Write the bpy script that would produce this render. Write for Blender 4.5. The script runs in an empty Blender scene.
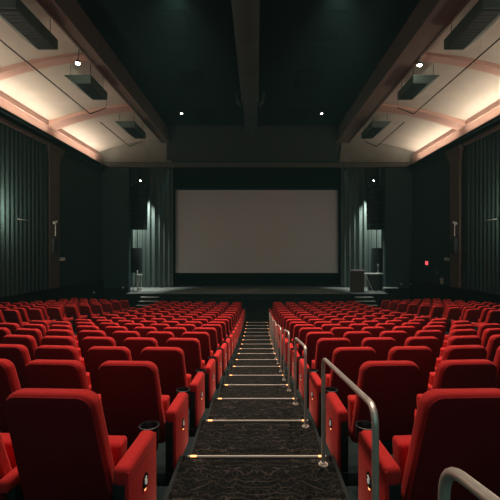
import bpy, bmesh, math, random
from mathutils import Vector, Matrix
random.seed(7)
PI = math.pi
F = 370.0            # focal length in pixels of the 500 px frame
HC = 3.55            # camera height above the floor in front of the stage
XW = 9.64            # side walls
YF = 23.0            # proscenium wall
C = bpy.context.scene.collection
SC = bpy.context.scene

# ------------------------------------------------------------------ materials
def mat(name, col, rough=0.6, metal=0.0, emit=None, estr=0.0, sheen=0.0, noise=None, bump=None, spec=None):
    m = bpy.data.materials.new(name); m.use_nodes = True
    nt = m.node_tree; b = nt.nodes['Principled BSDF']
    b.inputs['Base Color'].default_value = (*col, 1)
    b.inputs['Roughness'].default_value = rough
    b.inputs['Metallic'].default_value = metal
    if spec is not None: b.inputs['Specular IOR Level'].default_value = spec
    if sheen:
        b.inputs['Sheen Weight'].default_value = sheen
        b.inputs['Sheen Roughness'].default_value = 0.4
        b.inputs['Sheen Tint'].default_value = (1, .25, .2, 1)
    if emit:
        b.inputs['Emission Color'].default_value = (*emit, 1)
        b.inputs['Emission Strength'].default_value = estr
    if noise or bump:
        tc = nt.nodes.new('ShaderNodeTexCoord')
        n = nt.nodes.new('ShaderNodeTexNoise'); n.inputs['Scale'].default_value = (noise or bump)[0]
        n.inputs['Detail'].default_value = 5
        nt.links.new(tc.outputs['Object'], n.inputs['Vector'])
        if noise:
            r = nt.nodes.new('ShaderNodeMix'); r.data_type = 'RGBA'
            k = noise[1]
            r.inputs[6].default_value = (*[c * (1 - k) for c in col], 1)
            r.inputs[7].default_value = (*[min(1, c * (1 + k)) for c in col], 1)
            nt.links.new(n.outputs['Fac'], r.inputs[0]); nt.links.new(r.outputs[2], b.inputs['Base Color'])
        if bump:
            bp = nt.nodes.new('ShaderNodeBump'); bp.inputs['Strength'].default_value = bump[1]
            bp.inputs['Distance'].default_value = 0.01
            nt.links.new(n.outputs['Fac'], bp.inputs['Height']); nt.links.new(bp.outputs[0], b.inputs['Normal'])
    return m

RED = mat('red_velvet', (.60, .028, .026), .85, sheen=.35, noise=(40, .12), spec=.15)
DRED = mat('maroon_back_cloth', (.23, .012, .015), .9, noise=(60, .15), spec=.1)
BLK = mat('black_plastic', (.012, .014, .015), .5)
TEALBLK = mat('dark_green_carpet', (.020, .032, .031), .95, noise=(30, .3), spec=.1)
STEEL = mat('brushed_steel', (.86, .78, .68), .33, .55)
ALU = mat('satin_aluminium', (.40, .36, .32), .45, .5, emit=(1, .74, .52), estr=.15)
WARM = mat('warm_step_lamp', (1, .6, .3), .4, emit=(1, .34, .10), estr=3.6)
PLATE = mat('number_plate_black', (.006, .005, .004), .3)
WHITE = mat('white_marks', (.8, .78, .7), .5, emit=(.9, .85, .75), estr=.22)  # slight emission added so the seat number looks brighter
SEATLAMP = mat('seat_lamp', (1, .6, .3), .4, emit=(1, .42, .15), estr=1.8)
WALLM = mat('dark_teal_wall', (.027, .050, .052), .85, noise=(3, .12), bump=(60, .2), spec=.2)
WALLB = mat('black_dado', (.008, .012, .013), .8, spec=.2)
CURT = mat('dark_green_curtain', (.032, .058, .057), .9, noise=(14, .2), spec=.1)
SCURT = mat('stage_curtain', (.13, .165, .15), .9, noise=(8, .2), spec=.1)
PILM = mat('brown_pilaster', (.095, .066, .058), .75, noise=(6, .15))
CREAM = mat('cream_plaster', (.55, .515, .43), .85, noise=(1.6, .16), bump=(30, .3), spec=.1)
ENDM = mat('grey_green_plaster', (.24, .235, .195), .85, noise=(2, .2), spec=.1)  # cream plaster coloured darker to stand for shade at the stage end
SALM = mat('salmon_plaster', (.55, .355, .285), .8, noise=(3, .1), spec=.1)
BEAM = mat('brown_beam', (.20, .152, .128), .75, noise=(3, .15), spec=.2)
CEIL = mat('black_ceiling', (.010, .018, .019), .9, noise=(2, .2), spec=.1)
PANEL = mat('black_ceiling_panel', (.005, .007, .008), .9, spec=.1)
DUCT = mat('dark_duct', (.06, .085, .08), .55, .0)
SCREEN = mat('projection_screen', (.80, .79, .77), .9, spec=.05)
STAGEF = mat('stage_floor', (.20, .22, .205), .45, noise=(5, .2))
SPKR = mat('speaker_black', (.012, .018, .020), .6)
GRILLE = mat('speaker_grille', (.006, .010, .012), .8)
PALE = mat('pale_metal', (.62, .64, .60), .5, .2)
UNIT = mat('grey_green_casing', (.10, .15, .13), .6, noise=(4, .1))
TREAD = mat('pale_tread', (.42, .44, .40), .6)
LECT = mat('dark_brown_wood', (.055, .036, .034), .6, noise=(9, .3))
LAMP = mat('lit_lamp', (1, .95, .85), .4, emit=(1, .9, .78), estr=30)
REDLIT = mat('red_lit_sign', (.8, .05, .06), .4, emit=(1, .10, .12), estr=1.3)

def curve_carpet():
    m = bpy.data.materials.new('patterned_aisle_carpet'); m.use_nodes = True
    nt = m.node_tree; N = nt.nodes; L = nt.links; b = N['Principled BSDF']
    b.inputs['Roughness'].default_value = .95; b.inputs['Specular IOR Level'].default_value = .1
    tc = N.new('ShaderNodeTexCoord')
    sx = N.new('ShaderNodeSeparateXYZ'); L.new(tc.outputs['Object'], sx.inputs[0])
    ab = N.new('ShaderNodeMath'); ab.operation = 'ABSOLUTE'; L.new(sx.outputs[0], ab.inputs[0])   # mirror repeat
    cb = N.new('ShaderNodeCombineXYZ'); L.new(ab.outputs[0], cb.inputs[0]); L.new(sx.outputs[1], cb.inputs[1])
    n = N.new('ShaderNodeTexNoise'); n.inputs['Scale'].default_value = 4.0; n.inputs['Detail'].default_value = 2; L.new(cb.outputs[0], n.inputs['Vector'])
    mx = N.new('ShaderNodeMix'); mx.data_type = 'VECTOR'; mx.inputs[0].default_value = .14
    L.new(cb.outputs[0], mx.inputs[4]); L.new(n.outputs['Color'], mx.inputs[5])
    def lines(scale, w, feature='DISTANCE_TO_EDGE'):
        v = N.new('ShaderNodeTexVoronoi'); v.feature = feature; v.inputs['Scale'].default_value = scale
        L.new(mx.outputs[1], v.inputs['Vector'])
        r = N.new('ShaderNodeValToRGB'); r.color_ramp.elements[0].color = (1, 1, 1, 1); r.color_ramp.elements[1].color = (0, 0, 0, 1)
        r.color_ramp.elements[0].position = w * .4; r.color_ramp.elements[1].position = w
        L.new(v.outputs['Distance'], r.inputs[0]); return r
    a = lines(20, .045); c = lines(38, .05)
    wv = N.new('ShaderNodeTexWave'); wv.wave_type = 'RINGS'; wv.inputs['Scale'].default_value = 5; wv.inputs['Distortion'].default_value = 9
    wv.inputs['Detail Scale'].default_value = 2.2; L.new(mx.outputs[1], wv.inputs['Vector'])
    wr = N.new('ShaderNodeValToRGB'); wr.color_ramp.elements[0].position = .93; wr.color_ramp.elements[1].position = .97; L.new(wv.outputs['Fac'], wr.inputs[0])
    n2 = N.new('ShaderNodeTexNoise'); n2.inputs['Scale'].default_value = 9; L.new(tc.outputs['Object'], n2.inputs['Vector'])
    def mul(p, q):
        k = N.new('ShaderNodeMath'); k.operation = 'MULTIPLY'; L.new(p, k.inputs[0]); L.new(q, k.inputs[1]); return k.outputs[0]
    def mxm(p, q):
        k = N.new('ShaderNodeMath'); k.operation = 'MAXIMUM'; L.new(p, k.inputs[0]); L.new(q, k.inputs[1]); return k.outputs[0]
    fac = mul(mxm(mxm(mul(a.outputs[0], n2.outputs['Fac']), mul(c.outputs[0], n.outputs['Fac'])), wr.outputs[0]), n2.outputs['Fac'])
    cm = N.new('ShaderNodeMix'); cm.data_type = 'RGBA'
    cm.inputs[6].default_value = (.0035, .005, .0045, 1); cm.inputs[7].default_value = (.09, .075, .060, 1)
    L.new(fac, cm.inputs[0]); L.new(cm.outputs[2], b.inputs['Base Color'])
    return m
CARPET = curve_carpet()

# ------------------------------------------------------------------ helpers
def P(x, y, h):      # h = metres below the camera
    return Vector((x, y, HC - h))

def obj(name, bm, m, parent=None, smooth=True, loc=None):
    me = bpy.data.meshes.new(name); bmesh.ops.recalc_face_normals(bm, faces=bm.faces)
    bm.to_mesh(me); bm.free()
    for k in (m if isinstance(m, (list, tuple)) else [m]): me.materials.append(k)
    if smooth:
        for p in me.polygons: p.use_smooth = True
        try: me.set_sharp_from_angle(angle=math.radians(38))
        except Exception: pass
    o = bpy.data.objects.new(name, me); C.objects.link(o)
    if parent: o.parent = parent
    if loc is not None: o.location = loc
    return o
def thing(name, label, cat, loc=(0, 0, 0), rotz=0, group=None):
    o = bpy.data.objects.new(name, None); C.objects.link(o)
    o.location = loc; o.rotation_euler = (0, 0, rotz); o.empty_display_size = .1
    o['label'] = label; o['category'] = cat
    if group: o['group'] = group
    return o
def tag(o, label, cat, group=None):
    o['label'] = label; o['category'] = cat
    if group: o['group'] = group
    return o
def struct(name, bm, m, smooth=False, loc=None):
    o = obj(name, bm, m, None, smooth, loc); o['kind'] = 'structure'; return o
def box(bm, x0, x1, y0, y1, z0, z1, bevel=0, seg=2):
    r = bmesh.ops.create_cube(bm, size=1)
    vs = r['verts']
    bmesh.ops.scale(bm, vec=(x1 - x0, y1 - y0, z1 - z0), verts=vs)
    bmesh.ops.translate(bm, vec=((x0 + x1) / 2, (y0 + y1) / 2, (z0 + z1) / 2), verts=vs)
    if bevel:
        es = list({e for v in vs for e in v.link_edges})
        bmesh.ops.bevel(bm, geom=es, offset=bevel, segments=seg, profile=.5, affect='EDGES')
def bx(*a, **k):
    bm = bmesh.new(); box(bm, *a, **k); return bm
def cyl(bm, p, q, r0, r1=None, seg=16, caps=True):
    p = Vector(p); q = Vector(q); d = q - p
    if r1 is None: r1 = r0
    M = Matrix.Translation((p + q) / 2) @ d.to_track_quat('Z', 'Y').to_matrix().to_4x4()
    bmesh.ops.create_cone(bm, cap_ends=caps, segments=seg, radius1=r0, radius2=r1, depth=d.length, matrix=M)
def round_path(pts, r, n=6):
    out = [Vector(pts[0])]
    for i in range(1, len(pts) - 1):
        a, b, c = Vector(pts[i - 1]), Vector(pts[i]), Vector(pts[i + 1])
        u = (a - b).normalized(); v = (c - b).normalized()
        p0 = b + u * r; p1 = b + v * r
        for k in range(n + 1):
            t = k / n
            out.append(p0 * (1 - t) ** 2 + b * 2 * t * (1 - t) + p1 * t * t)
    out.append(Vector(pts[-1])); return out
def tube(bm, pts, r, seg=12):
    rings = []
    n = len(pts)
    ref = Vector((1, 0, 0))
    for i, p in enumerate(pts):
        d = (pts[min(i + 1, n - 1)] - pts[max(i - 1, 0)]).normalized()
        s = ref if abs(d.dot(ref)) < .9 else Vector((0, 1, 0))
        a = d.cross(s).normalized(); b = d.cross(a).normalized()
        rings.append([bm.verts.new(p + a * r * math.cos(2 * PI * k / seg) + b * r * math.sin(2 * PI * k / seg)) for k in range(seg)])
    for i in range(n - 1):
        for k in range(seg):
            bm.faces.new((rings[i][k], rings[i][(k + 1) % seg], rings[i + 1][(k + 1) % seg], rings[i + 1][k]))
    bm.faces.new(rings[0]); bm.faces.new(rings[-1])
def prism(bm, outline, y0, y1, bevel=0, seg=3, shear=None):
    """outline in x-z, extruded along y; rim edges rounded; shear(z) moves it in y"""
    vs = [bm.verts.new((x, y0, z)) for x, z in outline]
    f = bm.faces.new(vs)
    r = bmesh.ops.extrude_face_region(bm, geom=[f])
    nv = [g for g in r['geom'] if isinstance(g, bmesh.types.BMVert)]
    bmesh.ops.translate(bm, vec=(0, y1 - y0, 0), verts=nv)
    allv = set(vs) | set(nv)
    if bevel:
        es = [e for e in bm.edges if e.verts[0] in allv and e.verts[1] in allv and abs(e.verts[0].co.y - e.verts[1].co.y) < 1e-6]
        bmesh.ops.bevel(bm, geom=es, offset=bevel, segments=seg, profile=.5, affect='EDGES')
    if shear:
        for v in bm.verts: v.co.y += shear(v.co.z)
def back_outline(wb, wt, z0, z1, r, n=6, rb=.02):
    pts = [(-wb / 2 + rb, z0), (wb / 2 - rb, z0), (wb / 2, z0 + rb)]
    for k in range(n + 1):
        a = k / n * PI / 2
        pts.append((wt / 2 - r + r * math.cos(a), z1 - r + r * math.sin(a)))
    for k in range(n + 1):
        a = PI / 2 + k / n * PI / 2
        pts.append((-wt / 2 + r + r * math.cos(a), z1 - r + r * math.sin(a)))
    pts.append((-wb / 2, z0 + rb)); return pts

# ------------------------------------------------------------------ levels of the raked floor
TOP = [.615, .78, .937, 1.08, 1.22, 1.36, 1.50, 1.635, 1.76, 1.87, 1.975, 2.07, 2.155, 2.23, 2.29, 2.35, 2.42]
FL = {i: TOP[i] + .98 for i in range(17)}
for k in range(1, 7): FL[-k] = FL[0] - .2 * k
AL = [1.55, 1.74, 1.915, 2.10, 2.285, 2.435, 2.585, 2.72, 2.855, 2.97, 3.075, 3.17, 3.25, 3.32, 3.385, 3.44]
ALV = {i: AL[i] for i in range(16)}
for k in range(1, 7): ALV[-k] = 1.55 - .195 * k
R = 26.0
DH = {i: .165 if i <= 10 else .165 - .021 * (i - 10) for i in range(-6, 17)}   # the side blocks stand a little higher
def arc(x): return x * x / (2 * R)

# floor slabs
bm = bmesh.new(); box(bm, -11, 11, -6, 30, -.4, 0)
struct('floor', bm, TEALBLK)
for side, nm in ((-1, 'floor_tiers_left'), (1, 'floor_tiers_right')):
    bm = bmesh.new()
    n = 8
    for i, xa, xb in [(i, .58, 5.55) for i in range(-6, 17)] + [(i, 5.55, XW) for i in range(-6, 17)]:
        z = HC - FL[i] + (DH[i] if xa > 1 else 0)
        y0, y1 = 1.5 + i, 2.5 + i
        if i == 16: y1 += .25
        cols = []
        for k in range(n + 1):
            x = xa + (xb - xa) * k / n
            a = arc(x)
            cols.append([bm.verts.new((side * x, yy + a, zz)) for yy, zz in ((y0, -.2), (y0, z), (y1, z), (y1, -.2))])
        for k in range(n):
            for q in range(3):
                bm.faces.new((cols[k][q], cols[k][q + 1], cols[k + 1][q + 1], cols[k + 1][q]))
        bm.faces.new(cols[0])
    struct(nm, bm, TEALBLK)
bm = bmesh.new()
for i in range(-6, 16):
    box(bm, -.56, .56, 1.8 + i, 2.8 + i, -.2, HC - ALV[i])
struct('floor_aisle_steps', bm, CARPET)
bm = bmesh.new()
for i in range(-6, 16):
    for s in (-1, 1):
        box(bm, s * .57 - .012, s * .57 + .012, 1.8 + i, 2.8 + i, -.2, HC - ALV[i] + .004)
struct('trim_1', bm, mat('aisle_edge_strip', (.012, .018, .016), .9))
bm = bmesh.new(); box(bm, -.56, .56, 17.8, 22.3, -.02, .006); struct('floor_aisle_front', bm, CARPET)

# ------------------------------------------------------------------ step lights
ORD = ['first', 'second', 'third', 'fourth', 'fifth', 'sixth', 'seventh', 'eighth', 'ninth', 'tenth', 'eleventh', 'twelfth', 'thirteenth',
       'fourteenth', 'fifteenth', 'sixteenth', 'seventeenth']
tb = bmesh.new(); cyl(tb, (-.52, 0, 0), (.52, 0, 0), .0062, seg=10); tb_me = None
for n in range(16):
    lab = 'glowing metal light strip on the %s carpeted aisle step down from the camera' % ORD[n]
    if n == 15: lab = 'last glowing metal light strip at the foot of the carpeted aisle steps'
    t = thing('step_light', lab, 'step light', (0, 2.8 + n - .02, HC - ALV[n] + .009), 0, 'lit strips on the aisle steps')
    if n == 0:
        a = obj('strip', tb, ALU, t)
        b = bmesh.new(); cyl(b, (-.50, 0, 0), (-.455, 0, 0), .0068, seg=10); b = obj('lamp', b, WARM, t); b['label'] = 'warm orange lamp end'
        c = bmesh.new(); cyl(c, (.46, 0, 0), (.50, 0, 0), .0068, seg=10); c = obj('lamp', c, WARM, t); c['label'] = 'warm orange lamp end'
        d = bmesh.new(); box(d, -.52, .52, -.016, .016, -.009, -.004); d = obj('nosing', d, BLK, t)
        SL = [a, b, c, d]
    else:
        for o in SL:
            q = o.copy(); C.objects.link(q); q.parent = t

# ------------------------------------------------------------------ handrails
def handrail(y0, z0t, y1, z1t, f0, f1, lab):
    t = thing('handrail', lab, 'handrail', (.48, y1, HC - f1), 0, 'steel handrails beside the aisle')
    bm = bmesh.new()
    pts = [Vector((0, y0 - y1, f1 - f0 + .002)), Vector((0, y0 - y1, f1 - z0t)), Vector((0, 0, f1 - z1t)), Vector((0, 0, .002))]
    tube(bm, round_path(pts, .09, 7), .0145, 14)
    obj('rail', bm, STEEL, t)
    for yy, ff in ((y0, f0), (y1, f1)):
        b = bmesh.new(); cyl(b, (0, yy - y1, f1 - ff), (0, yy - y1, f1 - ff + .008), .034, seg=20)
        cyl(b, (0, yy - y1, f1 - ff + .008), (0, yy - y1, f1 - ff + .02), .024, seg=16)
        obj('base_plate', b, STEEL, t)
handrail(-.25, .33, .95, .545, ALV[-2], ALV[-1], 'bent end of steel handrail nearest the camera, cut off by the frame')
handrail(1.50, .635, 2.68, .775, ALV[-1], ALV[0], 'long steel handrail beside the first lit step and nearest red seats')
hl = ['second', 'third', 'fourth', 'fifth', 'sixth', 'seventh']
for k in range(6):
    n = 1 + 2 * k
    handrail(3.66 + 1.9 * k, ALV[n] - (.88 if k else .79), 4.62 + 1.93 * k, ALV[n + 1] - (.89 if k else .83), ALV[n], ALV[n + 1],
             'steel tube handrail beside the aisle, %s one beyond the long near rail' % ORD[k])

# ------------------------------------------------------------------ cinema seats
def sh(z): return (.95 - z) * .31
def mk_meshes():
    M = {}
    def keep(nm, bm, m):
        o = obj(nm, bm, m); M[nm] = o.data; bpy.data.objects.remove(o)
    bm = bmesh.new(); prism(bm, back_outline(.468, .430, .28, .948, .075), 0, .100, .034, 4, sh); keep('backrest', bm, RED)
    bm = bmesh.new(); prism(bm, back_outline(.452, .410, .27, .934, .066), -.008, .03, .007, 2, sh); keep('back_panel', bm, DRED)
    bm = bmesh.new(); prism(bm, back_outline(.448, .448, .24, .575, .022), .26, .37, .022, 3, lambda z: (z - .24) * .10); keep('seat_cushion', bm, RED)
    bm = bmesh.new(); box(bm, -.17, .17, .16, .26, .20, .29, .01); box(bm, -.03, .03, .17, .25, 0, .22); box(bm, -.09, .09, .12, .30, 0, .015); keep('base', bm, BLK)
    # arm between two seats
    bm = bmesh.new(); box(bm, -.032, .032, .10, .44, .42, .485, .020, 3); keep('armrest', bm, RED)
    bm = bmesh.new(); box(bm, -.024, .024, .16, .40, 0, .43, .006); keep('arm_post', bm, BLK)
    # aisle end arm: x is outward
    bm = bmesh.new(); box(bm, -.034, .052, .085, .475, .478, .574, .028, 4)
    for v in bm.verts:
        if v.co.y < .1: v.co.z -= .0
    keep('end_armrest', bm, RED)
    bm = bmesh.new(); box(bm, .026, .050, .085, .50, .13, .555, .010, 2); keep('side_panel', bm, RED)
    bm = bmesh.new(); box(bm, -.032, .030, .092, .48, .10, .50, .006); box(bm, -.03, .03, .08, .38, 0, .12, .004); keep('end_post', bm, BLK)
    bm = bmesh.new()
    prof = [(.034, .47), (.056, .50), (.056, .568), (.060, .574), (.052, .576), (.047, .565), (.044, .50), (0.001, .495)]
    sg = 20; rings = [[bm.verts.new((r * math.cos(2 * PI * k / sg), .515 + r * math.sin(2 * PI * k / sg), z)) for k in range(sg)] for r, z in prof]
    for i in range(len(prof) - 1):
        for k in range(sg): bm.faces.new((rings[i][k], rings[i][(k + 1) % sg], rings[i + 1][(k + 1) % sg], rings[i + 1][k]))
    keep('cup_holder', bm, mat('cup_holder_black', (.01, .012, .015), .45))
    bm = bmesh.new()
    pts = []
    for k in range(20):
        a = 2 * PI * k / 20
        pts.append(bm.verts.new((.0515, .30 + .036 * math.cos(a), .385 + .040 * math.sin(a))))
    f = bm.faces.new(pts); r = bmesh.ops.extrude_face_region(bm, geom=[f])
    bmesh.ops.translate(bm, vec=(.004, 0, 0), verts=[g for g in r['geom'] if isinstance(g, bmesh.types.BMVert)])
    keep('number_plate', bm, PLATE)
    bm = bmesh.new()   # the small white character on the plate
    for (ya, za, yb, zb) in ((.288, .402, .296, .368), (.300, .402, .312, .402), (.300, .402, .300, .387), (.300, .387, .312, .385), (.312, .385, .310, .369), (.310, .369, .299, .368)):
        cyl(bm, (.0560, ya, za), (.0560, yb, zb), .0034, seg=6)
    keep('number', bm, WHITE)
    bm = bmesh.new(); box(bm, .050, .0555, .291, .309, .335, .347, .002); keep('plate_lamp', bm, SEATLAMP)
    return M
SM = mk_meshes()
def child(nm, me, parent, loc=(0, 0, 0), flip=False, base=None, lab=None):
    o = bpy.data.objects.new(base or nm, me); C.objects.link(o); o.parent = parent; o.location = loc
    if flip: o.rotation_euler = (0, 0, 0); o.scale = (-1, 1, 1)
    if lab: o['label'] = lab
    return o
SXS = .552
def seat(side, x, i, k, outer, lab, grp, last=False, sp=.552):
    y = 1.65 + i + arc(x)
    jx = random.uniform(-.004, .004); jr = random.uniform(-.012, .012)
    t = thing('cinema_seat', lab, 'seat', (side * x + jx, y, HC - FL[i] + (DH[i] if outer else 0)), side * x / R + jr, grp)
    child('backrest', SM['backrest'], t)
    child('back_panel', SM['back_panel'], t, lab='darker maroon back panel')
    child('seat_cushion', SM['seat_cushion'], t)
    child('base', SM['base'], t)
    if k > 0 or outer:       # shared arm on the far side
        pass
    if not last:
        a = child('armrest', SM['armrest'], t, (side * sp / 2, 0, 0))
        child('arm_post', SM['arm_post'], a)
    if k == 0:
        fl = side > 0
        a = child('end_armrest', SM['end_armrest'], t, (-.33 if side > 0 else .302, 0, 0), flip=fl, base='armrest')
        child('end_post', SM['end_post'], a, base='arm_post')
        ch = child('cup_holder', SM['cup_holder'], t, (-.33 if side > 0 else .302, 0, 0))
        if not outer:
            sp = child('side_panel', SM['side_panel'], t, (-.33 if side > 0 else .302, 0, 0), flip=fl)
            if i < 9:
                child('number_plate', SM['number_plate'], sp, lab='black oval seat number plate')
                child('number', SM['number'], sp, lab='small white seat number')
                child('plate_lamp', SM['plate_lamp'], sp, lab='warm glowing lamp')
    if last:
        a = child('armrest', SM['armrest'], t, (side * sp / 2, 0, 0)); child('arm_post', SM['arm_post'], a)
    return t
POS = ['at the aisle', 'second from the aisle', 'third from the aisle', 'fourth from the aisle', 'fifth from the aisle', 'sixth from the aisle', 'seventh from the aisle', 'eighth from the aisle']
OPOS = ['at its inner end', 'second from its inner end', 'third from its inner end', 'fourth from its inner end', 'fifth from its inner end', 'sixth from its inner end']
nseat = 0
for side in (-1, 1):
    sn = 'handrail side' if side > 0 else 'side without handrails'
    wn = 'right side wall' if side > 0 else 'left side wall'
    for i in range(17):
        nk = 8 if i < (7 if side < 0 else 6) else 7
        sp = (SXS + .0064 * max(0, i - 7)) if side < 0 else (.583 + .003 * max(0, i - 7))
        for k in range(nk):
            x = (.955 if side < 0 else .985) + sp * k
            yy = 1.65 + i + arc(x)
            if (x - .24) / yy > .78: continue
            rn = ORD[i] + ' row from camera' if i < 16 else 'row nearest stage'
            lab = 'red cinema seat, %s, %s, %s' % (sn, rn, POS[k])
            seat(side, x, i, k, False, lab, 'red seats beside the centre aisle, ' + sn, last=(k == nk - 1), sp=sp); nseat += 1
    for i in range(7, 16):
        for k in range(6):
            x = (6.30 if side < 0 else 6.10) + SXS * k
            yy = 1.65 + i + arc(x)
            if (x - .24) / yy > .78: continue
            lab = 'red seat by %s, block\'s %s row, %s' % (wn, ORD[i - 7], OPOS[k])
            seat(side, x, i, k, True, lab, 'red seats by the ' + wn, last=(k == 5)); nseat += 1
print('SEATS', nseat)

# ------------------------------------------------------------------ room shell
ZT = lambda H: HC + H
for s, nm in ((-1, 'left'), (1, 'right')):
    bm = bmesh.new(); a, b = sorted((s * XW, s * (XW + .3))); box(bm, a, b, -6, 30, -.3, ZT(5.50)); struct('wall_' + nm, bm, WALLM)
    bm = bmesh.new(); a, b = sorted((s * XW, s * (XW - .10))); box(bm, a, b, -6, YF, 0, HC - 1.74); struct('baseboard_' + nm, bm, WALLB)
bm = bmesh.new()   # proscenium wall, opening 7.96 each way
XO = 7.97
box(bm, -10.6, -XO, YF, YF + .35, -.3, ZT(8)); box(bm, XO, 10.6, YF, YF + .35, -.3, ZT(8)); box(bm, -XO, XO, YF, YF + .35, ZT(5.28), ZT(8))
struct('wall_front', bm, WALLM)
bm = bmesh.new(); box(bm, -10.6, -XO - .02, YF - .05, YF, 0, HC - 2.3); box(bm, XO + .02, 10.6, YF - .05, YF, 0, HC - 2.3); struct('baseboard_front', bm, WALLB)
bm = bmesh.new(); box(bm, -11, 11, 28, 28.3, -.3, ZT(8)); box(bm, -11, -10.6, YF, 28.3, -.3, ZT(8)); box(bm, 10.6, 11, YF, 28.3, -.3, ZT(8)); struct('wall_back_stage', bm, PANEL)
bm = bmesh.new(); box(bm, -11, 11, YF, 28.3, ZT(7.3), ZT(7.6)); struct('ceiling_stage', bm, PANEL)
# dark band moulding under the header
bm = bmesh.new(); box(bm, -XW, XW, YF - .10, YF, ZT(5.20), ZT(5.36)); box(bm, -XW, XW, YF - .06, YF, ZT(5.36), ZT(5.48)); struct('trim_2', bm, mat('dark_moulding', (.10, .085, .07), .8))
# pilasters
for s in (-1, 1):
    for j, yc in enumerate((17.35 if s < 0 else 17.75,)):
        bm = bmesh.new()
        a, b = sorted((s * (XW + .02), s * (XW - .16)))
        box(bm, a, b, yc - .42, yc + .42, HC - 1.74, ZT(4.2))
        # flared bracket head
        for q in range(6):
            t0, t1 = q / 6, (q + 1) / 6
            e = .16 + .14 * t1 ** 2
            a, b = sorted((s * (XW + .02), s * (XW - e)))
            box(bm, a, b, yc - .42 - .22 * t1, yc + .42 + .22 * t1, ZT(4.2 + .7 * t0), ZT(4.2 + .7 * t1))
        struct('trim_%d' % (3 if s < 0 else 4), bm, PILM)

def drape(name, pts_fn, n, z0, z1, amp, period, m, rows=10):
    """pleated cloth: pts_fn(t)->(point xy, normal xy, length)"""
    bm = bmesh.new(); prev = None
    ph = 0
    for k in range(n + 1):
        t = k / n
        (x, y), (nx, ny), Ln = pts_fn(t)
        s = t * Ln
        w = math.sin(2 * PI * s / period + 1.3 * math.sin(s * 1.7)) * amp * (.75 + .25 * math.sin(s * 2.3 + 1))
        w += .3 * amp * math.sin(4 * PI * s / period + s)
        col = []
        for r in range(rows + 1):
            v = r / rows
            ww = w * (1 - .35 * v)
            col.append(bm.verts.new((x + nx * ww, y + ny * ww, z0 + (z1 - z0) * v)))
        if prev:
            for r in range(rows): bm.faces.new((prev[r], col[r], col[r + 1], prev[r + 1]))
        prev = col
    return obj(name, bm, m)
for s, wn in ((-1, 'left'), (1, 'right')):
    y0, y1 = 3.0, 16.85
    d = drape('wall_curtain', lambda t: ((s * (XW - .13), y0 + (y1 - y0) * t), (-s, 0), y1 - y0), 620, HC - 1.73, ZT(4.86), .038, .27, CURT, 4)
    tag(d, 'dark green pleated curtain covering the %s side wall' % wn, 'curtain')
    bm = bmesh.new(); a, b = sorted((s * (XW - .02), s * (XW - .22))); box(bm, a, b, y0, y1 + .02, ZT(4.78), ZT(4.92), .01)
    struct('trim_%d' % (5 if s < 0 else 6), bm, PILM)

# ------------------------------------------------------------------ ceiling
HCEIL = 7.35
XB = {-1: (5.30, 5.72), 1: (4.78, 5.52)}; HB = 6.55
bm = bmesh.new(); box(bm, -XB[-1][1], XB[1][1], -6, YF, ZT(HCEIL), ZT(HCEIL + .3)); struct('ceiling', bm, CEIL)
for s, n in ((-1, 7), (1, 8)):
    XB0, XB1 = XB[s]
    bm = bmesh.new(); a, b = sorted((s * XB0, s * XB1)); box(bm, a, b, -6, YF, ZT(HB), ZT(HCEIL + .1))
    a, b = sorted((s * (XB0 - .03), s * (XB0 + .05))); box(bm, a, b, -6, YF, ZT(HB - .05), ZT(HB + .05))
    a, b = sorted((s * (XB1 - .05), s * (XB1 + .03))); box(bm, a, b, -6, YF, ZT(HB - .04), ZT(HB + .06))
    struct('trim_%d' % n, bm, BEAM)
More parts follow.
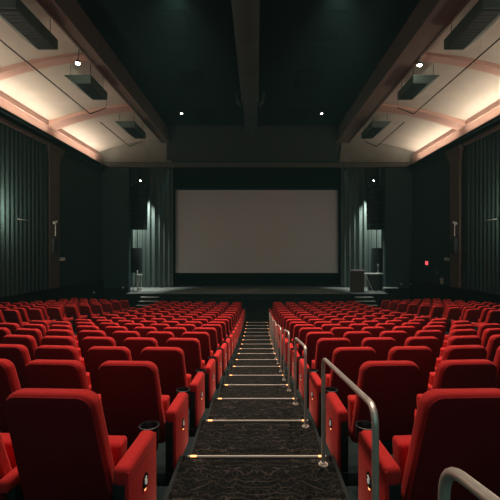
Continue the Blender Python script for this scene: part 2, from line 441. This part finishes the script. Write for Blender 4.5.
# header fascia between the beams
bm = bmesh.new()
vs = [bm.verts.new(v) for v in ((-5.3, YF - 1.3, ZT(HCEIL)), (4.78, YF - 1.3, ZT(HCEIL)), (5.1, YF - .08, ZT(5.6)), (-5.6, YF - .08, ZT(5.6)))]
bm.faces.new(vs); struct('ceiling_fascia', bm, mat('dark_fascia', (.036, .044, .042), .8))
def vault(x, s=-1):     # height of the coffer panels above the camera
    t = (XW - x) / (XW - XB[s][1])
    return 5.90 + .85 * t + .12 * math.sin(PI * t)
RIBS = [3.7, 8.2, 12.7, 17.2, 22.3]
for s, wn in ((-1, 'left'), (1, 'right')):
    XB1 = XB[s][1]
    bm = bmesh.new(); n = 16; prev = None
    for k in range(n + 1):
        x = XB1 + (XW - XB1) * k / n
        col = [bm.verts.new((s * x, yy, ZT(vault(x, s)))) for yy in (-6, 22.3)]
        if prev: bm.faces.new((prev[0], prev[1], col[1], col[0]))
        prev = col
    struct('ceiling_vault_' + wn, bm, CREAM, smooth=True)
    # end slope down to the header
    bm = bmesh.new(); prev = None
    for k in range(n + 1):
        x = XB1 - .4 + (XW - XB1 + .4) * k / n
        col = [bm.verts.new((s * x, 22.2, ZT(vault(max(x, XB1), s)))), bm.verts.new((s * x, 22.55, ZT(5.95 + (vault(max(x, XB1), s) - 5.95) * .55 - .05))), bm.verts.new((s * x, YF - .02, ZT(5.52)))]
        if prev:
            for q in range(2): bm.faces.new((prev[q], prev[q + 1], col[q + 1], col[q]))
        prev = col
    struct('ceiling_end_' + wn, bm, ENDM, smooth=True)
    # upstand frame along the wall
    bm = bmesh.new()
    pr = [(XW, 5.13), (XW - .02, 5.35), (XW - .10, 5.70), (XW - .14, 5.72), (XW - .16, 6.0)]
    prev = None
    for (x, H) in pr:
        col = [bm.verts.new((s * x, yy, ZT(H))) for yy in (-6, YF)]
        if prev: bm.faces.new((prev[0], prev[1], col[1], col[0]))
        prev = col
    struct('trim_%d' % (9 if s < 0 else 10), bm, SALM)
    # arched ribs
    for j, yr in enumerate(RIBS[:4]):
        hw = .34 if j >= 3 else .19
        bm = bmesh.new(); prev = None
        for k in range(n + 1):
            t = k / n
            x = XB1 + (XW - XB1) * k / n
            H0 = vault(x, s) - .10 - .12 * (k / n) ** 2
            col = [bm.verts.new((s * x, yr + dy, ZT(HH))) for dy, HH in ((-hw, vault(x, s) + .02), (-hw, H0), (hw, H0), (hw, vault(x, s) + .02))]
            if prev:
                for q in range(3): bm.faces.new((prev[q], prev[q + 1], col[q + 1], col[q]))
            prev = col
        struct('trim_%d' % (11 + j * 2 + (s > 0)), bm, SALM, smooth=True)
    # light cove: cornice at the wall top with a hidden warm strip per bay
    bm = bmesh.new()
    a, b = sorted((s * (XW + .05), s * (XW - .34))); box(bm, a, b, -6, YF, ZT(5.13), ZT(5.17))
    a, b = sorted((s * (XW - .34), s * (XW - .32))); box(bm, a, b, -6, YF, ZT(5.13), ZT(5.235))
    a, b = sorted((s * (XW + .05), s * (XW - .16))); box(bm, a, b, -6, YF, ZT(4.9), ZT(5.13))
    struct('trim_%d' % (19 if s < 0 else 20), bm, WALLM)
    bays = [(2.0, 6.5, 'above the nearest bay, out of view'), (7.1, 11.7, 'under the nearest coffer in view'), (12.3, 16.85, 'under the middle coffer'), (17.6, 21.9, 'under the coffer nearest the stage')]
    for (ya, yb, wh) in bays:
        t = thing('cove_light', 'warm strip light hidden along the %s wall top, %s' % (wn, wh), 'cove light', (s * (XW - .26), (ya + yb) / 2, ZT(5.17)))
        b = bmesh.new(); box(b, -.03, .03, -(yb - ya) / 2, (yb - ya) / 2, 0, .02); obj('housing', b, PALE, t)
        L = bpy.data.lights.new('cove_strip', 'AREA'); L.shape = 'RECTANGLE'; L.size = .08; L.size_y = yb - ya
        L.energy = 92 * (yb - ya) / 4.6; L.color = (1, .83, .69); L.spread = math.radians(180)
        o = bpy.data.objects.new('cove_strip', L); C.objects.link(o); o.parent = t; o.location = (-s * .0, 0, .03)
        d = Vector((-s * .8, 0, 1)).normalized()
        q = (-d).to_track_quat('Z', 'Y')
        # area lights shine along -Z ; keep their long side along y
        zax = -d; yax = Vector((0, 1, 0)); xax = yax.cross(zax)
        o.rotation_euler = Matrix((xax, yax, zax)).transposed().to_euler()

# ceiling units
def ceiling_unit(s, ya, yb, lab):
    x = 6.22 if s < 0 else 5.86; l = (yb - ya) / 2
    t = thing('ceiling_unit', lab, 'ceiling unit', (s * x, (ya + yb) / 2, ZT(5.92)), 0, 'boxy units under the side ceilings')
    bm = bmesh.new()
    lo = [(-.36, -l), (.22, -l), (.22, l), (-.36, l)]; hi = [(-.36, -l), (.62, -l * .97), (.62, l * .97), (-.36, l)]
    a = [bm.verts.new((s * px, py, 0)) for px, py in lo]; b = [bm.verts.new((s * px, py, .30)) for px, py in hi]
    bm.faces.new(a); bm.faces.new(b)
    for q in range(4): bm.faces.new((a[q], a[(q + 1) % 4], b[(q + 1) % 4], b[q]))
    bmesh.ops.bevel(bm, geom=bm.edges[:], offset=.012, segments=2, profile=.5, affect='EDGES')
    obj('casing', bm, UNIT, t, smooth=False)
    bm = bmesh.new(); a, b = sorted((s * -.33, s * .18)); box(bm, a, b, -l * .93, l * .93, -.02, .005)
    for q in range(12): box(bm, a + .02, b - .02, -l * .88 + q * l * .152, -l * .88 + q * l * .152 + .02, -.028, -.02)
    g = obj('grille', bm, SPKR, t, smooth=False); g['label'] = 'black grille'
    for px in (-.26, .45):
        for sy in (-1, 1):
            xx = s * px; top = vault(x + px, s) - 5.92
            bm = bmesh.new(); cyl(bm, (xx, sy * l * .75, .29), (xx, sy * l * .75, top + .01), .009, seg=8)
            obj('hanger', bm, BLK, t)
for s, wn in ((-1, 'left'), (1, 'right')):
    ceiling_unit(s, 9.0, 10.9, 'dark boxy unit under the %s ceiling, nearest and largest' % wn)
    ceiling_unit(s, 13.05, 14.5, 'dark boxy unit under the %s ceiling, between the two salmon ribs' % wn)
    ceiling_unit(s, 17.7, 19.5, 'dark boxy unit under the %s ceiling, nearest the stage' % wn)
    for (ya, yb, wh) in ((6.0, 15.3, 'crossing the near rib'), (16.3, 20.1, 'in the bay nearest the stage')):
        bm = bmesh.new(); X = 6.9 if s < 0 else 6.48; H = 5.62
        pts = [Vector((s * X, ya, ZT(H + .05))), Vector((s * X, yb, ZT(H + .05))), Vector((s * (X - .54), yb + .3, ZT(H + .42)))]
        t = thing('sprinkler_pipe', 'thin black pipe under the %s ceiling, %s' % (wn, wh), 'pipe', (0, 0, 0))
        tube(bm, round_path(pts, .04, 3), .020, 8); cyl(bm, (s * (X - .54), yb + .3, ZT(H + .42)), (s * (X - .54), yb + .3, ZT(vault(X - .54, s))), .008, seg=8); obj('pipe', bm, BLK, t)
        yy = ya + 1.3
        while yy < yb:
            b = bmesh.new(); cyl(b, (s * X, yy, ZT(H + .05)), (s * X, yy, ZT(vault(X, s))), .003, seg=5); obj('hanger', b, PALE, t)
            b = bmesh.new(); cyl(b, (s * X, yy + .4, ZT(H + .05)), (s * X, yy + .4, ZT(H - .01)), .012, .022, seg=8); obj('sprinkler_head', b, PALE, t)
            yy += 3.4

# central duct
t = thing('air_duct', 'long dark round duct hanging along the middle of the ceiling', 'duct', (-.31, 0, 0))
bm = bmesh.new(); H = 6.75
def lathe_y(bm, prof, seg=40):
    rings = [[bm.verts.new((r * math.cos(2 * PI * k / seg), y, ZT(H) + r * math.sin(2 * PI * k / seg))) for k in range(seg)] for y, r in prof]
    for i in range(len(prof) - 1):
        for k in range(seg): bm.faces.new((rings[i][k], rings[i][(k + 1) % seg], rings[i + 1][(k + 1) % seg], rings[i + 1][k]))
    bm.faces.new(rings[0]); bm.faces.new(rings[-1])
prof = []
y = -4
while y < 16.0:
    prof += [(y, .385), (y + .02, .388), (y + .04, .385)]; y += 2.2
prof += [(16.2, .385)]
lathe_y(bm, prof); obj('duct_tube', bm, DUCT, t)
bm = bmesh.new(); lathe_y(bm, [(16.2, .385), (16.25, .40), (16.45, .40), (16.55, .345), (18.7, .34), (18.72, .352), (18.76, .352), (18.78, .34), (20.9, .34), (20.95, .30)]); obj('narrow_duct_tube', bm, DUCT, t)
for sx in (-1, 1):
    bm = bmesh.new()
    pl = [(.42, -.35), (.62, -.12), (.66, .32), (.56, .34), (.52, 0), (.40, -.2)]
    vs = [bm.verts.new((sx * px, 16.3, ZT(H) + pz - .05)) for px, pz in pl]; f = bm.faces.new(vs)
    r = bmesh.ops.extrude_face_region(bm, geom=[f]); bmesh.ops.translate(bm, vec=(0, .12, 0), verts=[g for g in r['geom'] if isinstance(g, bmesh.types.BMVert)])
    obj('flap', bm, DUCT, t, smooth=False)
for yy in (3, 8, 13.5, 16.35, 19.5):
    for sx in (-1, 1):
        b = bmesh.new(); cyl(b, (sx * .3, yy, ZT(H + .2)), (sx * .3, yy, ZT(HCEIL)), .012, seg=6); obj('hanger', b, BLK, t)
# ceiling panels
rows = [(12.1, .8, 'nearest the camera'), (15.8, .75, 'in the middle row'), (20.2, .85, 'nearest the stage')]
for s, wn in ((-1, 'left'), (1, 'right')):
    for (yy, hy, wh) in rows:
        bm = bmesh.new(); x = -2.75 if s < 0 else 2.2; box(bm, x - .55, x + .55, yy - hy, yy + hy, ZT(HCEIL - .05), ZT(HCEIL) + .001, .01)
        tag(obj('ceiling_panel', bm, PANEL, None, False), 'black square panel on the ceiling, %s of the duct, %s' % (wn, wh), 'ceiling panel', 'black panels on the central ceiling')

# ------------------------------------------------------------------ lamps
def spot(loc, target, energy, size, blend, col, rad=.05, parent=None):
    L = bpy.data.lights.new('lamp_light', 'SPOT'); L.energy = energy; L.spot_size = math.radians(size); L.spot_blend = blend; L.color = col; L.shadow_soft_size = rad
    o = bpy.data.objects.new('lamp_light', L); C.objects.link(o)
    d = (Vector(target) - Vector(loc)); o.rotation_euler = d.to_track_quat('-Z', 'Y').to_euler()
    if parent: o.parent = parent
    o.location = Vector(loc) - (Vector(parent.location) if parent else Vector())
    return o
def downlight(x, y, H, lab, energy, tgt=None, size=98, rad=.06, lit=True):
    t = thing('downlight', lab, 'ceiling lamp', (x, y, ZT(H)), 0, 'lamps in the ceiling')
    bm = bmesh.new(); cyl(bm, (0, 0, -.03), (0, 0, .03), .11, .10, 24); obj('housing', bm, BLK, t)
    bm = bmesh.new(); cyl(bm, (0, 0, -.036), (0, 0, -.028), .062, .062, 20); obj('lens', bm, LAMP, t)
    if energy: spot((x, y, ZT(H) - .06), tgt or (x, y, 0), energy, size, 1.0, (1, .80, .68), rad, t)
KEY = 1480
for s, wn in ((-1, 'left'), (1, 'right')):
    downlight(-4.0 if s < 0 else 3.42, 19.6, HCEIL - .04, 'small bright lamp in the dark ceiling over the stage end, %s of the duct' % wn, KEY * .12, size=80)
    downlight(s * 2.2, 10.0, HCEIL - .04, 'ceiling lamp over the middle rows, %s of the duct' % wn, KEY)
    downlight(s * 2.2, 6.6, HCEIL - .04, 'ceiling lamp over the near rows, %s of the duct' % wn, KEY * .8)
    downlight(s * 1.9, 3.2, HCEIL - .04, 'ceiling lamp over the nearest rows, %s of the duct' % wn, KEY * .35)
    downlight(s * 2.0, -2.2, HCEIL - .04, 'ceiling lamp behind the camera, %s of the duct' % wn, KEY * .06)  # unseen weak fill, added to lift the seat backs
    # lamp on the beam by the rib
    lx, ly = (-5.98, 12.35) if s < 0 else (5.60, 12.75)
    t = thing('beam_lamp', 'bright round lamp at the %s beam beside the near rib' % wn, 'lamp', (lx, ly, ZT(6.26 if s < 0 else 6.40)))
    bm = bmesh.new(); cyl(bm, (0, 0, .01), (0, 0, .10), .085, .05, 20); obj('housing', bm, BLK, t)
    bm = bmesh.new(); bmesh.ops.create_uvsphere(bm, u_segments=20, v_segments=10, radius=.075)
    for v in bm.verts: v.co.z *= .45
    obj('bulb', bm, LAMP, t)
    bm = bmesh.new(); cyl(bm, (0, 0, .08), (-s * .05, 0, .50), .015, seg=8); obj('bracket', bm, BLK, t)
    spot((lx, ly, ZT(6.12)), (s * 4.0, 12.8, 0), KEY * .28, 96, 1.0, (1, .82, .68), .08, t)

# wall sconces on the curtains, just out of the frame
for s, wn in ((-1, 'left'), (1, 'right')):
    t = thing('wall_sconce', 'small lit wall lamp on the %s side curtain' % wn, 'wall lamp', (s * (XW - .50), 13.0, ZT(1.35)))
    bm = bmesh.new(); box(bm, -.05, .05, -.06, .06, -.10, .0, .01); obj('housing', bm, BLK, t)
    bm = bmesh.new(); cyl(bm, (s * .05, 0, -.05), (s * .46, 0, -.05), .02, seg=8); obj('bracket', bm, BLK, t)
    bm = bmesh.new(); cyl(bm, (0, 0, 0), (0, 0, .10), .045, .055, 20); obj('shade', bm, LAMP, t)
    L = bpy.data.lights.new('sconce_light', 'POINT'); L.energy = 190; L.color = (1, .88, .70); L.shadow_soft_size = .06
    o = bpy.data.objects.new('sconce_light', L); C.objects.link(o); o.parent = t; o.location = (-s * .0, .0, .19)
    # thin bar beside it
    bm = bmesh.new(); box(bm, s * (XW - .24) - .01, s * (XW - .24) + .01, 14.55, 15.2, ZT(1.24), ZT(1.27), .003)
    o = obj('wall_bar', bm, PALE); tag(o, 'thin pale bar on the %s curtain beside the wall lamp' % wn, 'bar')

# ------------------------------------------------------------------ stage
SH = 2.58
zs = HC - SH
bm = bmesh.new(); box(bm, -10.5, 10.5, YF, 28, -.2, zs - .001); box(bm, -XO + .02, XO - .02, YF - .55, YF + .1, -.2, zs - .001)
struct('floor_stage', bm, [STAGEF])
bm = bmesh.new(); box(bm, -XO + .02, XO - .02, YF - .60, YF - .55, 0, zs - .03); struct('trim_21', bm, WALLB)
bm = bmesh.new(); box(bm, -5.9, 5.9, YF - .9, YF - .6, 0, zs - .25, .01); struct('trim_22', bm, WALLB)
for s, wn in ((-1, 'left'), (1, 'right')):
    xs = s * 6.42
    t = thing('stage_steps', 'short black steps with pale treads at the %s end of stage' % wn, 'steps', (xs, YF - .62, 0))
    for q in range(4):
        zt = zs - .20 * (q + 1) + .02
        w = .55 + .03 * q
        yy = -.30 * q
        bm = bmesh.new(); box(bm, -w, w, yy - .30, yy, 0, zt - .03); obj('riser', bm, WALLB, t, smooth=False)
        bm = bmesh.new(); box(bm, -w, w, yy - .32, yy, zt - .03, zt, .006); k = obj('tread', bm, TREAD, t); k['label'] = 'pale tread'
# screen + masking
YS = 27.0
sx0, sx1 = (175.5 - 257) * YS / F, (338 - 257) * YS / F
sz1, sz0 = ZT(61 * YS / F), HC - 22 * YS / F
t = thing('projection_screen', 'large blank grey cinema screen above the dark stage', 'screen', ((sx0 + sx1) / 2, YS, sz0))
w = (sx1 - sx0) / 2; hh = sz1 - sz0
bm = bmesh.new(); box(bm, -w, w, 0, .03, 0, hh); obj('screen_surface', bm, SCREEN, t, False)
bm = bmesh.new(); fw = .22
box(bm, -w - fw, -w, -.06, .06, -fw, hh + fw); box(bm, w, w + fw, -.06, .06, -fw, hh + fw); box(bm, -w, w, -.06, .06, -fw, 0); box(bm, -w, w, -.06, .06, hh, hh + fw)
obj('frame', bm, PANEL, t, False)
for sx in (-1, 1):
    bm = bmesh.new(); box(bm, sx * w * .7 - .05, sx * w * .7 + .05, .03, .12, -(sz0 - zs), .2); obj('support', bm, PANEL, t, False)
for s, wn in ((-1, 'left'), (1, 'right')):
    xa, xb = 9.9, 5.95
    d = drape('stage_curtain', lambda t: ((s * (xa + (xb - xa) * t), 26.5 - .3 * math.sin(t * 2)), (0, -1), xa - xb), 360, zs + .03, ZT(6.3), .12, .36, SCURT, 6)
    tag(d, 'tall grey green pleated curtain at the %s of the screen' % wn, 'curtain')
    # line array
    x = s * 7.86; y = 24.6
    t = thing('line_array_speaker', 'tall black hanging speaker column in front of %s stage curtain' % wn, 'speaker', (x, y, ZT(1.4)), 0, 'hanging speaker columns')
    nb = 8; hb = 2.85 / nb
    for q in range(nb):
        zc = hb * q
        yo = -.05 - .22 * (1 - q / nb) ** 2 + .1
        wd = .52 - .006 * q
        bm = bmesh.new(); box(bm, -wd, wd, yo - .25, yo + .35, zc + .012, zc + hb - .006, .018); c = obj('cabinet', bm, SPKR, t)
        bm = bmesh.new(); box(bm, -wd + .04, wd - .04, yo - .262, yo - .245, zc + .035, zc + hb - .03, .006); obj('grille', bm, GRILLE, c)
    bm = bmesh.new(); box(bm, -.35, .35, -.15, .25, 2.86, 2.94, .01); box(bm, -.03, .03, -.3, .5, 2.94, 3.02, .005); obj('flying_frame', bm, BLK, t)
    for qx in (-.25, .25):
        bm = bmesh.new(); cyl(bm, (qx, 0, 2.94), (0, 0, 3.7), .02, seg=8); cyl(bm, (0, 0, 3.7), (0, 0, 4.6), .02, seg=8); obj('hanging_chain', bm, BLK, t)
    # small stage lamp above it
    lx = s * 7.93; ly = 25.3
    t = thing('stage_lamp', 'small bright stage lamp above the %s speaker column' % wn, 'stage lamp', (lx, ly, ZT(4.79)))
    bm = bmesh.new(); cyl(bm, (0, -.10, -.0), (0, .14, -.12), .09, .07, 16); obj('housing', bm, BLK, t)
    bm = bmesh.new(); cyl(bm, (0, -.14, .02), (0, -.10, .0), .035, .05, 16); obj('lens', bm, LAMP, t)
    bm = bmesh.new(); cyl(bm, (0, 0, 0), (0, 0, 2.0), .025, seg=8); obj('drop_pole', bm, BLK, t)
    spot((lx, ly + .22, ZT(4.58)), (s * 8.0, 26.75, -.8), 2600, 58, .9, (.92, 1, .93), .02, t)

for s, wn in ((-1, 'left'), (1, 'right')):
    t = thing('header_spotlight', 'black spotlight tucked under the top of stage opening, %s end' % wn, 'spotlight', (s * 5.6, 23.75, ZT(5.42)))  # added lamp, brightens the pale stand, table and step treads
    bm = bmesh.new(); cyl(bm, (0, -.12, .10), (s * .05, .12, -.12), .07, .10, 16); obj('housing', bm, BLK, t)
    bm = bmesh.new(); cyl(bm, (0, 0, 0), (0, 0, 1.9), .02, seg=8); obj('drop_pole', bm, BLK, t)
    spot((s * 5.66, 23.90, ZT(5.22)), (s * 7.55, 23.5, zs), 1900, 32, 1, (.90, 1, .95), .03, t)
# speakers on poles at the stage sides, with pale stands
def pole_speaker(x, y, z1, hgt, wdt, lab):
    t = thing('pole_speaker', lab, 'speaker', (x, y, zs))
    bm = bmesh.new()
    prism(bm, [(-wdt / 2 + .03, z1 - hgt), (wdt / 2 - .03, z1 - hgt), (wdt / 2, z1 - hgt + .06), (wdt / 2, z1 - .06), (wdt / 2 - .03, z1), (-wdt / 2 + .03, z1), (-wdt / 2, z1 - .06), (-wdt / 2, z1 - hgt + .06)], -.22, .22, .02, 2)
    obj('cabinet', bm, SPKR, t)
    bm = bmesh.new(); box(bm, -wdt / 2 + .06, wdt / 2 - .06, -.235, -.215, z1 - hgt + .08, z1 - .08, .008); obj('grille', bm, GRILLE, t)
    bm = bmesh.new(); cyl(bm, (0, 0, .25), (0, 0, z1 - hgt), .022, seg=10); obj('pole', bm, BLK, t)
    for k in range(3):
        a = k * 2 * PI / 3 + .4
        bm = bmesh.new(); cyl(bm, (0, 0, .55), (.42 * math.cos(a), .42 * math.sin(a), .015), .014, seg=8); obj('leg', bm, BLK, t)
pole_speaker((135.8 - 257) * 24.3 / F, 24.3, zs and (SH - (248 - 251) * 24.3 / F), 1.62, .70, 'black speaker on a pole below the left hanging column')
pole_speaker((377 - 257) * 24.6 / F, 24.6, SH - (248 - 251) * 24.6 / F, 1.72, .68, 'black speaker on a pole behind the stage table')
def px(x, y, Y): return Vector(((x - 257) * Y / F, Y, HC - (y - 251) * Y / F))
t = thing('equipment_stand', 'pale metal stand with a small shelf below the left speaker', 'stand', ((138.5 - 257) * 23.6 / F, 23.6, zs))
bm = bmesh.new(); cyl(bm, (-.07, 0, 0), (-.07, 0, 1.28), .035, seg=10); cyl(bm, (-.07, 0, 1.28), (-.07, 0, 1.36), .055, .03, seg=10); obj('post', bm, PALE, t)
bm = bmesh.new(); box(bm, -.09, .22, -.15, .15, 1.02, 1.09, .008); obj('shelf', bm, PALE, t)
bm = bmesh.new(); cyl(bm, (.17, .05, 0), (.17, .05, 1.02), .018, seg=8); obj('leg', bm, PALE, t)
bm = bmesh.new(); box(bm, -.22, .26, -.15, .15, 0, .03, .005); obj('base', bm, PALE, t)
bm = bmesh.new(); box(bm, -.02, .16, -.1, .1, .03, .24, .02); obj('box', bm, PALE, t)
# lectern
t = thing('lectern', 'dark brown wooden lectern at the right end of stage', 'lectern', ((357 - 257) * 23.3 / F, 23.3, zs))
bm = bmesh.new(); box(bm, -.40, .40, -.22, .18, .04, 1.28, .012); obj('body', bm, LECT, t, False)
bm = bmesh.new(); box(bm, -.43, .43, -.26, .22, 0, .05, .008); obj('plinth', bm, LECT, t, False)
bm = bmesh.new(); box(bm, -.43, .43, -.26, .24, 1.28, 1.33, .01)
for v in bm.verts: v.co.z += (-v.co.y) * -.15 + .05
obj('reading_top', bm, LECT, t, False)
# table
t = thing('stage_table', 'small table with a pale top edge beside the dark lectern', 'table', ((373 - 257) * 23.95 / F, 23.95, zs))
zt = SH - (273.6 - 251) * 23.5 / F
bm = bmesh.new(); box(bm, -.62, .62, -.3, .3, zt - .07, zt, .008); obj('tabletop', bm, PALE, t)
for qx in (-.58, .58):
    for qy in (-.26, .26):
        bm = bmesh.new(); cyl(bm, (qx, qy, 0), (qx, qy, zt - .06), .022, seg=8); obj('leg', bm, PALE if qx < 0 else BLK, t)
bm = bmesh.new(); cyl(bm, (-.54, -.27, zt - .08), (-.12, -.27, .05), .022, seg=8); obj('brace', bm, PALE, t)
bm = bmesh.new(); box(bm, -.3, .56, -.20, .24, .05, zt - .08, .01); obj('black_case', bm, BLK, t)
o = bmesh.new(); b = o
cyl(b, (0, 0, 0), (0, 0, .03), .10, .09, 16); cyl(b, (0, 0, .03), (0, 0, .46), .016, seg=8); cyl(b, (0, 0, .44), (0, 0, .60), .045, .055, 12)
o = obj('table_microphone', b, PALE, None, loc=((378 - 257) * 23.9 / F, 23.9, zs + zt + .001)); tag(o, 'small pale microphone standing on the stage table', 'microphone')
t = thing('mast', 'thin pale mast rising behind the stage table', 'mast', ((383.5 - 257) * 23.9 / F, 23.9, zs))
bm = bmesh.new(); cyl(bm, (0, 0, .02), (0, 0, 3.2), .022, seg=8); obj('pole', bm, PALE, t)
bm = bmesh.new(); cyl(bm, (0, 0, 0), (0, 0, .03), .14, seg=16); obj('base', bm, PALE, t)
for k, (xx, lab) in enumerate(((368, 'small pale clip on the stage floor under table brace'), (373, 'small pale clip on the stage floor under table middle'), (379, 'small pale clip on the stage floor under table end'))):
    bm = bmesh.new(); box(bm, -.07, .07, -.04, .04, 0, .07, .015); cyl(bm, (-.04, 0, .07), (.05, 0, .12), .015, seg=8)
    tag(obj('floor_clip', bm, PALE, None, loc=((xx - 257) * 22.95 / F, 22.95, zs)), lab, 'clip', 'small clips on the stage floor')

# ------------------------------------------------------------------ small fixtures on the walls
def sidew(s, xpix): return XW * F / abs(xpix - 257)
def fixture_spot(s, wn):
    Y = 16.9 if s < 0 else 17.3
    t = thing('wall_spotlight', 'pale spotlight on a bracket at the %s pilaster' % wn, 'spotlight', (s * (XW - .24), 17.25 if s < 0 else 17.6, ZT(.72)))
    bm = bmesh.new(); cyl(bm, (0, 0, -.02), (0, 0, .55), .02, seg=8); obj('post', bm, PALE, t)
    bm = bmesh.new(); cyl(bm, (0, -.10, .58), (0, .12, .66), .07, .05, 14); obj('head', bm, PALE, t)
    bm = bmesh.new(); box(bm, -.05, .05, -.08, .55, -.06, -.02, .004); obj('arm', bm, SPKR, t)
    bm = bmesh.new(); box(bm, -.12, .06, -.22, .18, -.85, -.12, .02); obj('box', bm, SPKR, t)
    # small white camera-like fixture on the wall beyond it
    bm = bmesh.new(); box(bm, -.07, .07, -.14, .14, -.08, .08, .03); cyl(bm, (0, 0, 0), (s * .16, 0, 0), .025, seg=8)
    cyl(bm, (0, -.12, 0), (0, -.22, -.03), .05, .06, 12)
    Yc = XW * F / (198 if s < 0 else 193)
    tag(obj('wall_camera', bm, PALE, None, loc=(s * (XW - .17), Yc, HC - 8 * Yc / F)), 'small white fixture on the %s wall just beyond the pilaster' % wn, 'wall fixture')
fixture_spot(-1, 'left'); fixture_spot(1, 'right')
def wallbox(nm, xp, yp, wpx, hpx, m, lab, cat, name='wall_box', d=.05):
    Y = XW * F / (xp - 257); ww = wpx * Y * Y / (F * XW) / 2; z = HC - (yp - 251) * Y / F; hb = hpx * Y / F / 2
    t = thing(name, lab, cat, (XW, Y, z))
    bm = bmesh.new(); box(bm, -d, 0, -ww * 1.15, ww * 1.15, -hb * 1.1, hb * 1.1, .008); obj('casing', bm, BLK if m is REDLIT else m, t)
    bm = bmesh.new(); box(bm, -d - .008, -d + .002, -ww * .9, ww * .9, -hb * .8, hb * .8, .003); obj('face', bm, m, t)
wallbox('a', 428.5, 263, 3.0, 4.5, REDLIT, 'small red lit sign on the right wall near the stage', 'sign', 'lit_sign', .10)
wallbox('b', 442.3, 281, 2.4, 5.6, PALE, 'pale upright box low on the right wall', 'wall box')
wallbox('c', 438, 272, 1.4, 3.0, UNIT, 'small grey box on right wall above the pale box', 'wall box')
wallbox('d', 437.5, 289.5, 1.8, 2.6, UNIT, 'small grey box on right wall below the pale box', 'wall box')
for (xp, yp, s, lab) in ((401.5, 284, 1, 'small pale wall light on the front wall, nearer the stage table'), (411.5, 284, 1, 'small pale wall light in the right front corner'),  # unlit pale fixtures set at small bright specks
                         (122.8, 287.3, -1, 'small pale wall light beside the left edge of stage'), (94, 292.2, -1, 'small pale light low on the left wall')):
    Y = YF - .12; X = (xp - 257) * Y / F
    if abs(X) > XW - .05: Y = XW * F / abs(xp - 257) * .985; X = (xp - 257) * Y / F
    bm = bmesh.new(); cyl(bm, (0, 0, -.03), (0, 0, .03), .045, .03, 12); cyl(bm, (0, 0, -.08), (0, 0, -.03), .015, .04, 10)
    box(bm, -.03, .03, 0, .12, -.02, .02) if abs(X) < XW - .2 else box(bm, *sorted((0, s * .15)), -.02, .02, -.02, .02)
    tag(obj('wall_light', bm, PALE, None, loc=(X, Y, HC - (yp - 251) * Y / F)), lab, 'wall fixture')
bm = bmesh.new(); box(bm, -.42, .42, -.16, .16, -.03, .03, .005)
tag(obj('wall_shelf', bm, PALE, None, loc=((391 - 257) * 22.8 / F, 22.84, HC - 37 * 22.8 / F)), 'narrow pale shelf on the front wall right of stage table', 'shelf')

# faint haze filling the hall, tinted teal to lift the blacks
HZ = bpy.data.materials.new('theatre_haze'); HZ.use_nodes = True
nt = HZ.node_tree; nt.nodes.remove(nt.nodes['Principled BSDF'])
vs = nt.nodes.new('ShaderNodeVolumeScatter'); vs.inputs['Color'].default_value = (.40, 1, .97, 1); vs.inputs['Density'].default_value = .0012
nt.links.new(vs.outputs[0], nt.nodes['Material Output'].inputs['Volume'])
bm = bmesh.new(); box(bm, -11.2, 11.2, -6.2, 28.2, -.35, ZT(7.9)); o = obj('haze', bm, HZ, None, False); o['kind'] = 'stuff'; o['label'] = 'faint haze in the air of the dark hall'; o['category'] = 'haze'

# ------------------------------------------------------------------ world, camera
w = bpy.data.worlds.new('World'); SC.world = w; w.use_nodes = True
w.node_tree.nodes['Background'].inputs[0].default_value = (.25, .55, .52, 1)
w.node_tree.nodes['Background'].inputs[1].default_value = .5
cam = bpy.data.cameras.new('camera'); co = bpy.data.objects.new('camera', cam); C.objects.link(co)
cam.sensor_width = 36; cam.lens = F / 500 * 36; cam.shift_x = -7 / 500; cam.shift_y = 1 / 500
co.location = (0, 0, HC); co.rotation_euler = (PI / 2, 0, 0); cam.clip_start = .05; cam.clip_end = 100
SC.camera = co
SC.view_settings.view_transform = 'Standard'; SC.view_settings.look = 'None'; SC.view_settings.gamma = 1
SC.view_settings.use_curve_mapping = False; SC.view_settings.exposure = 0
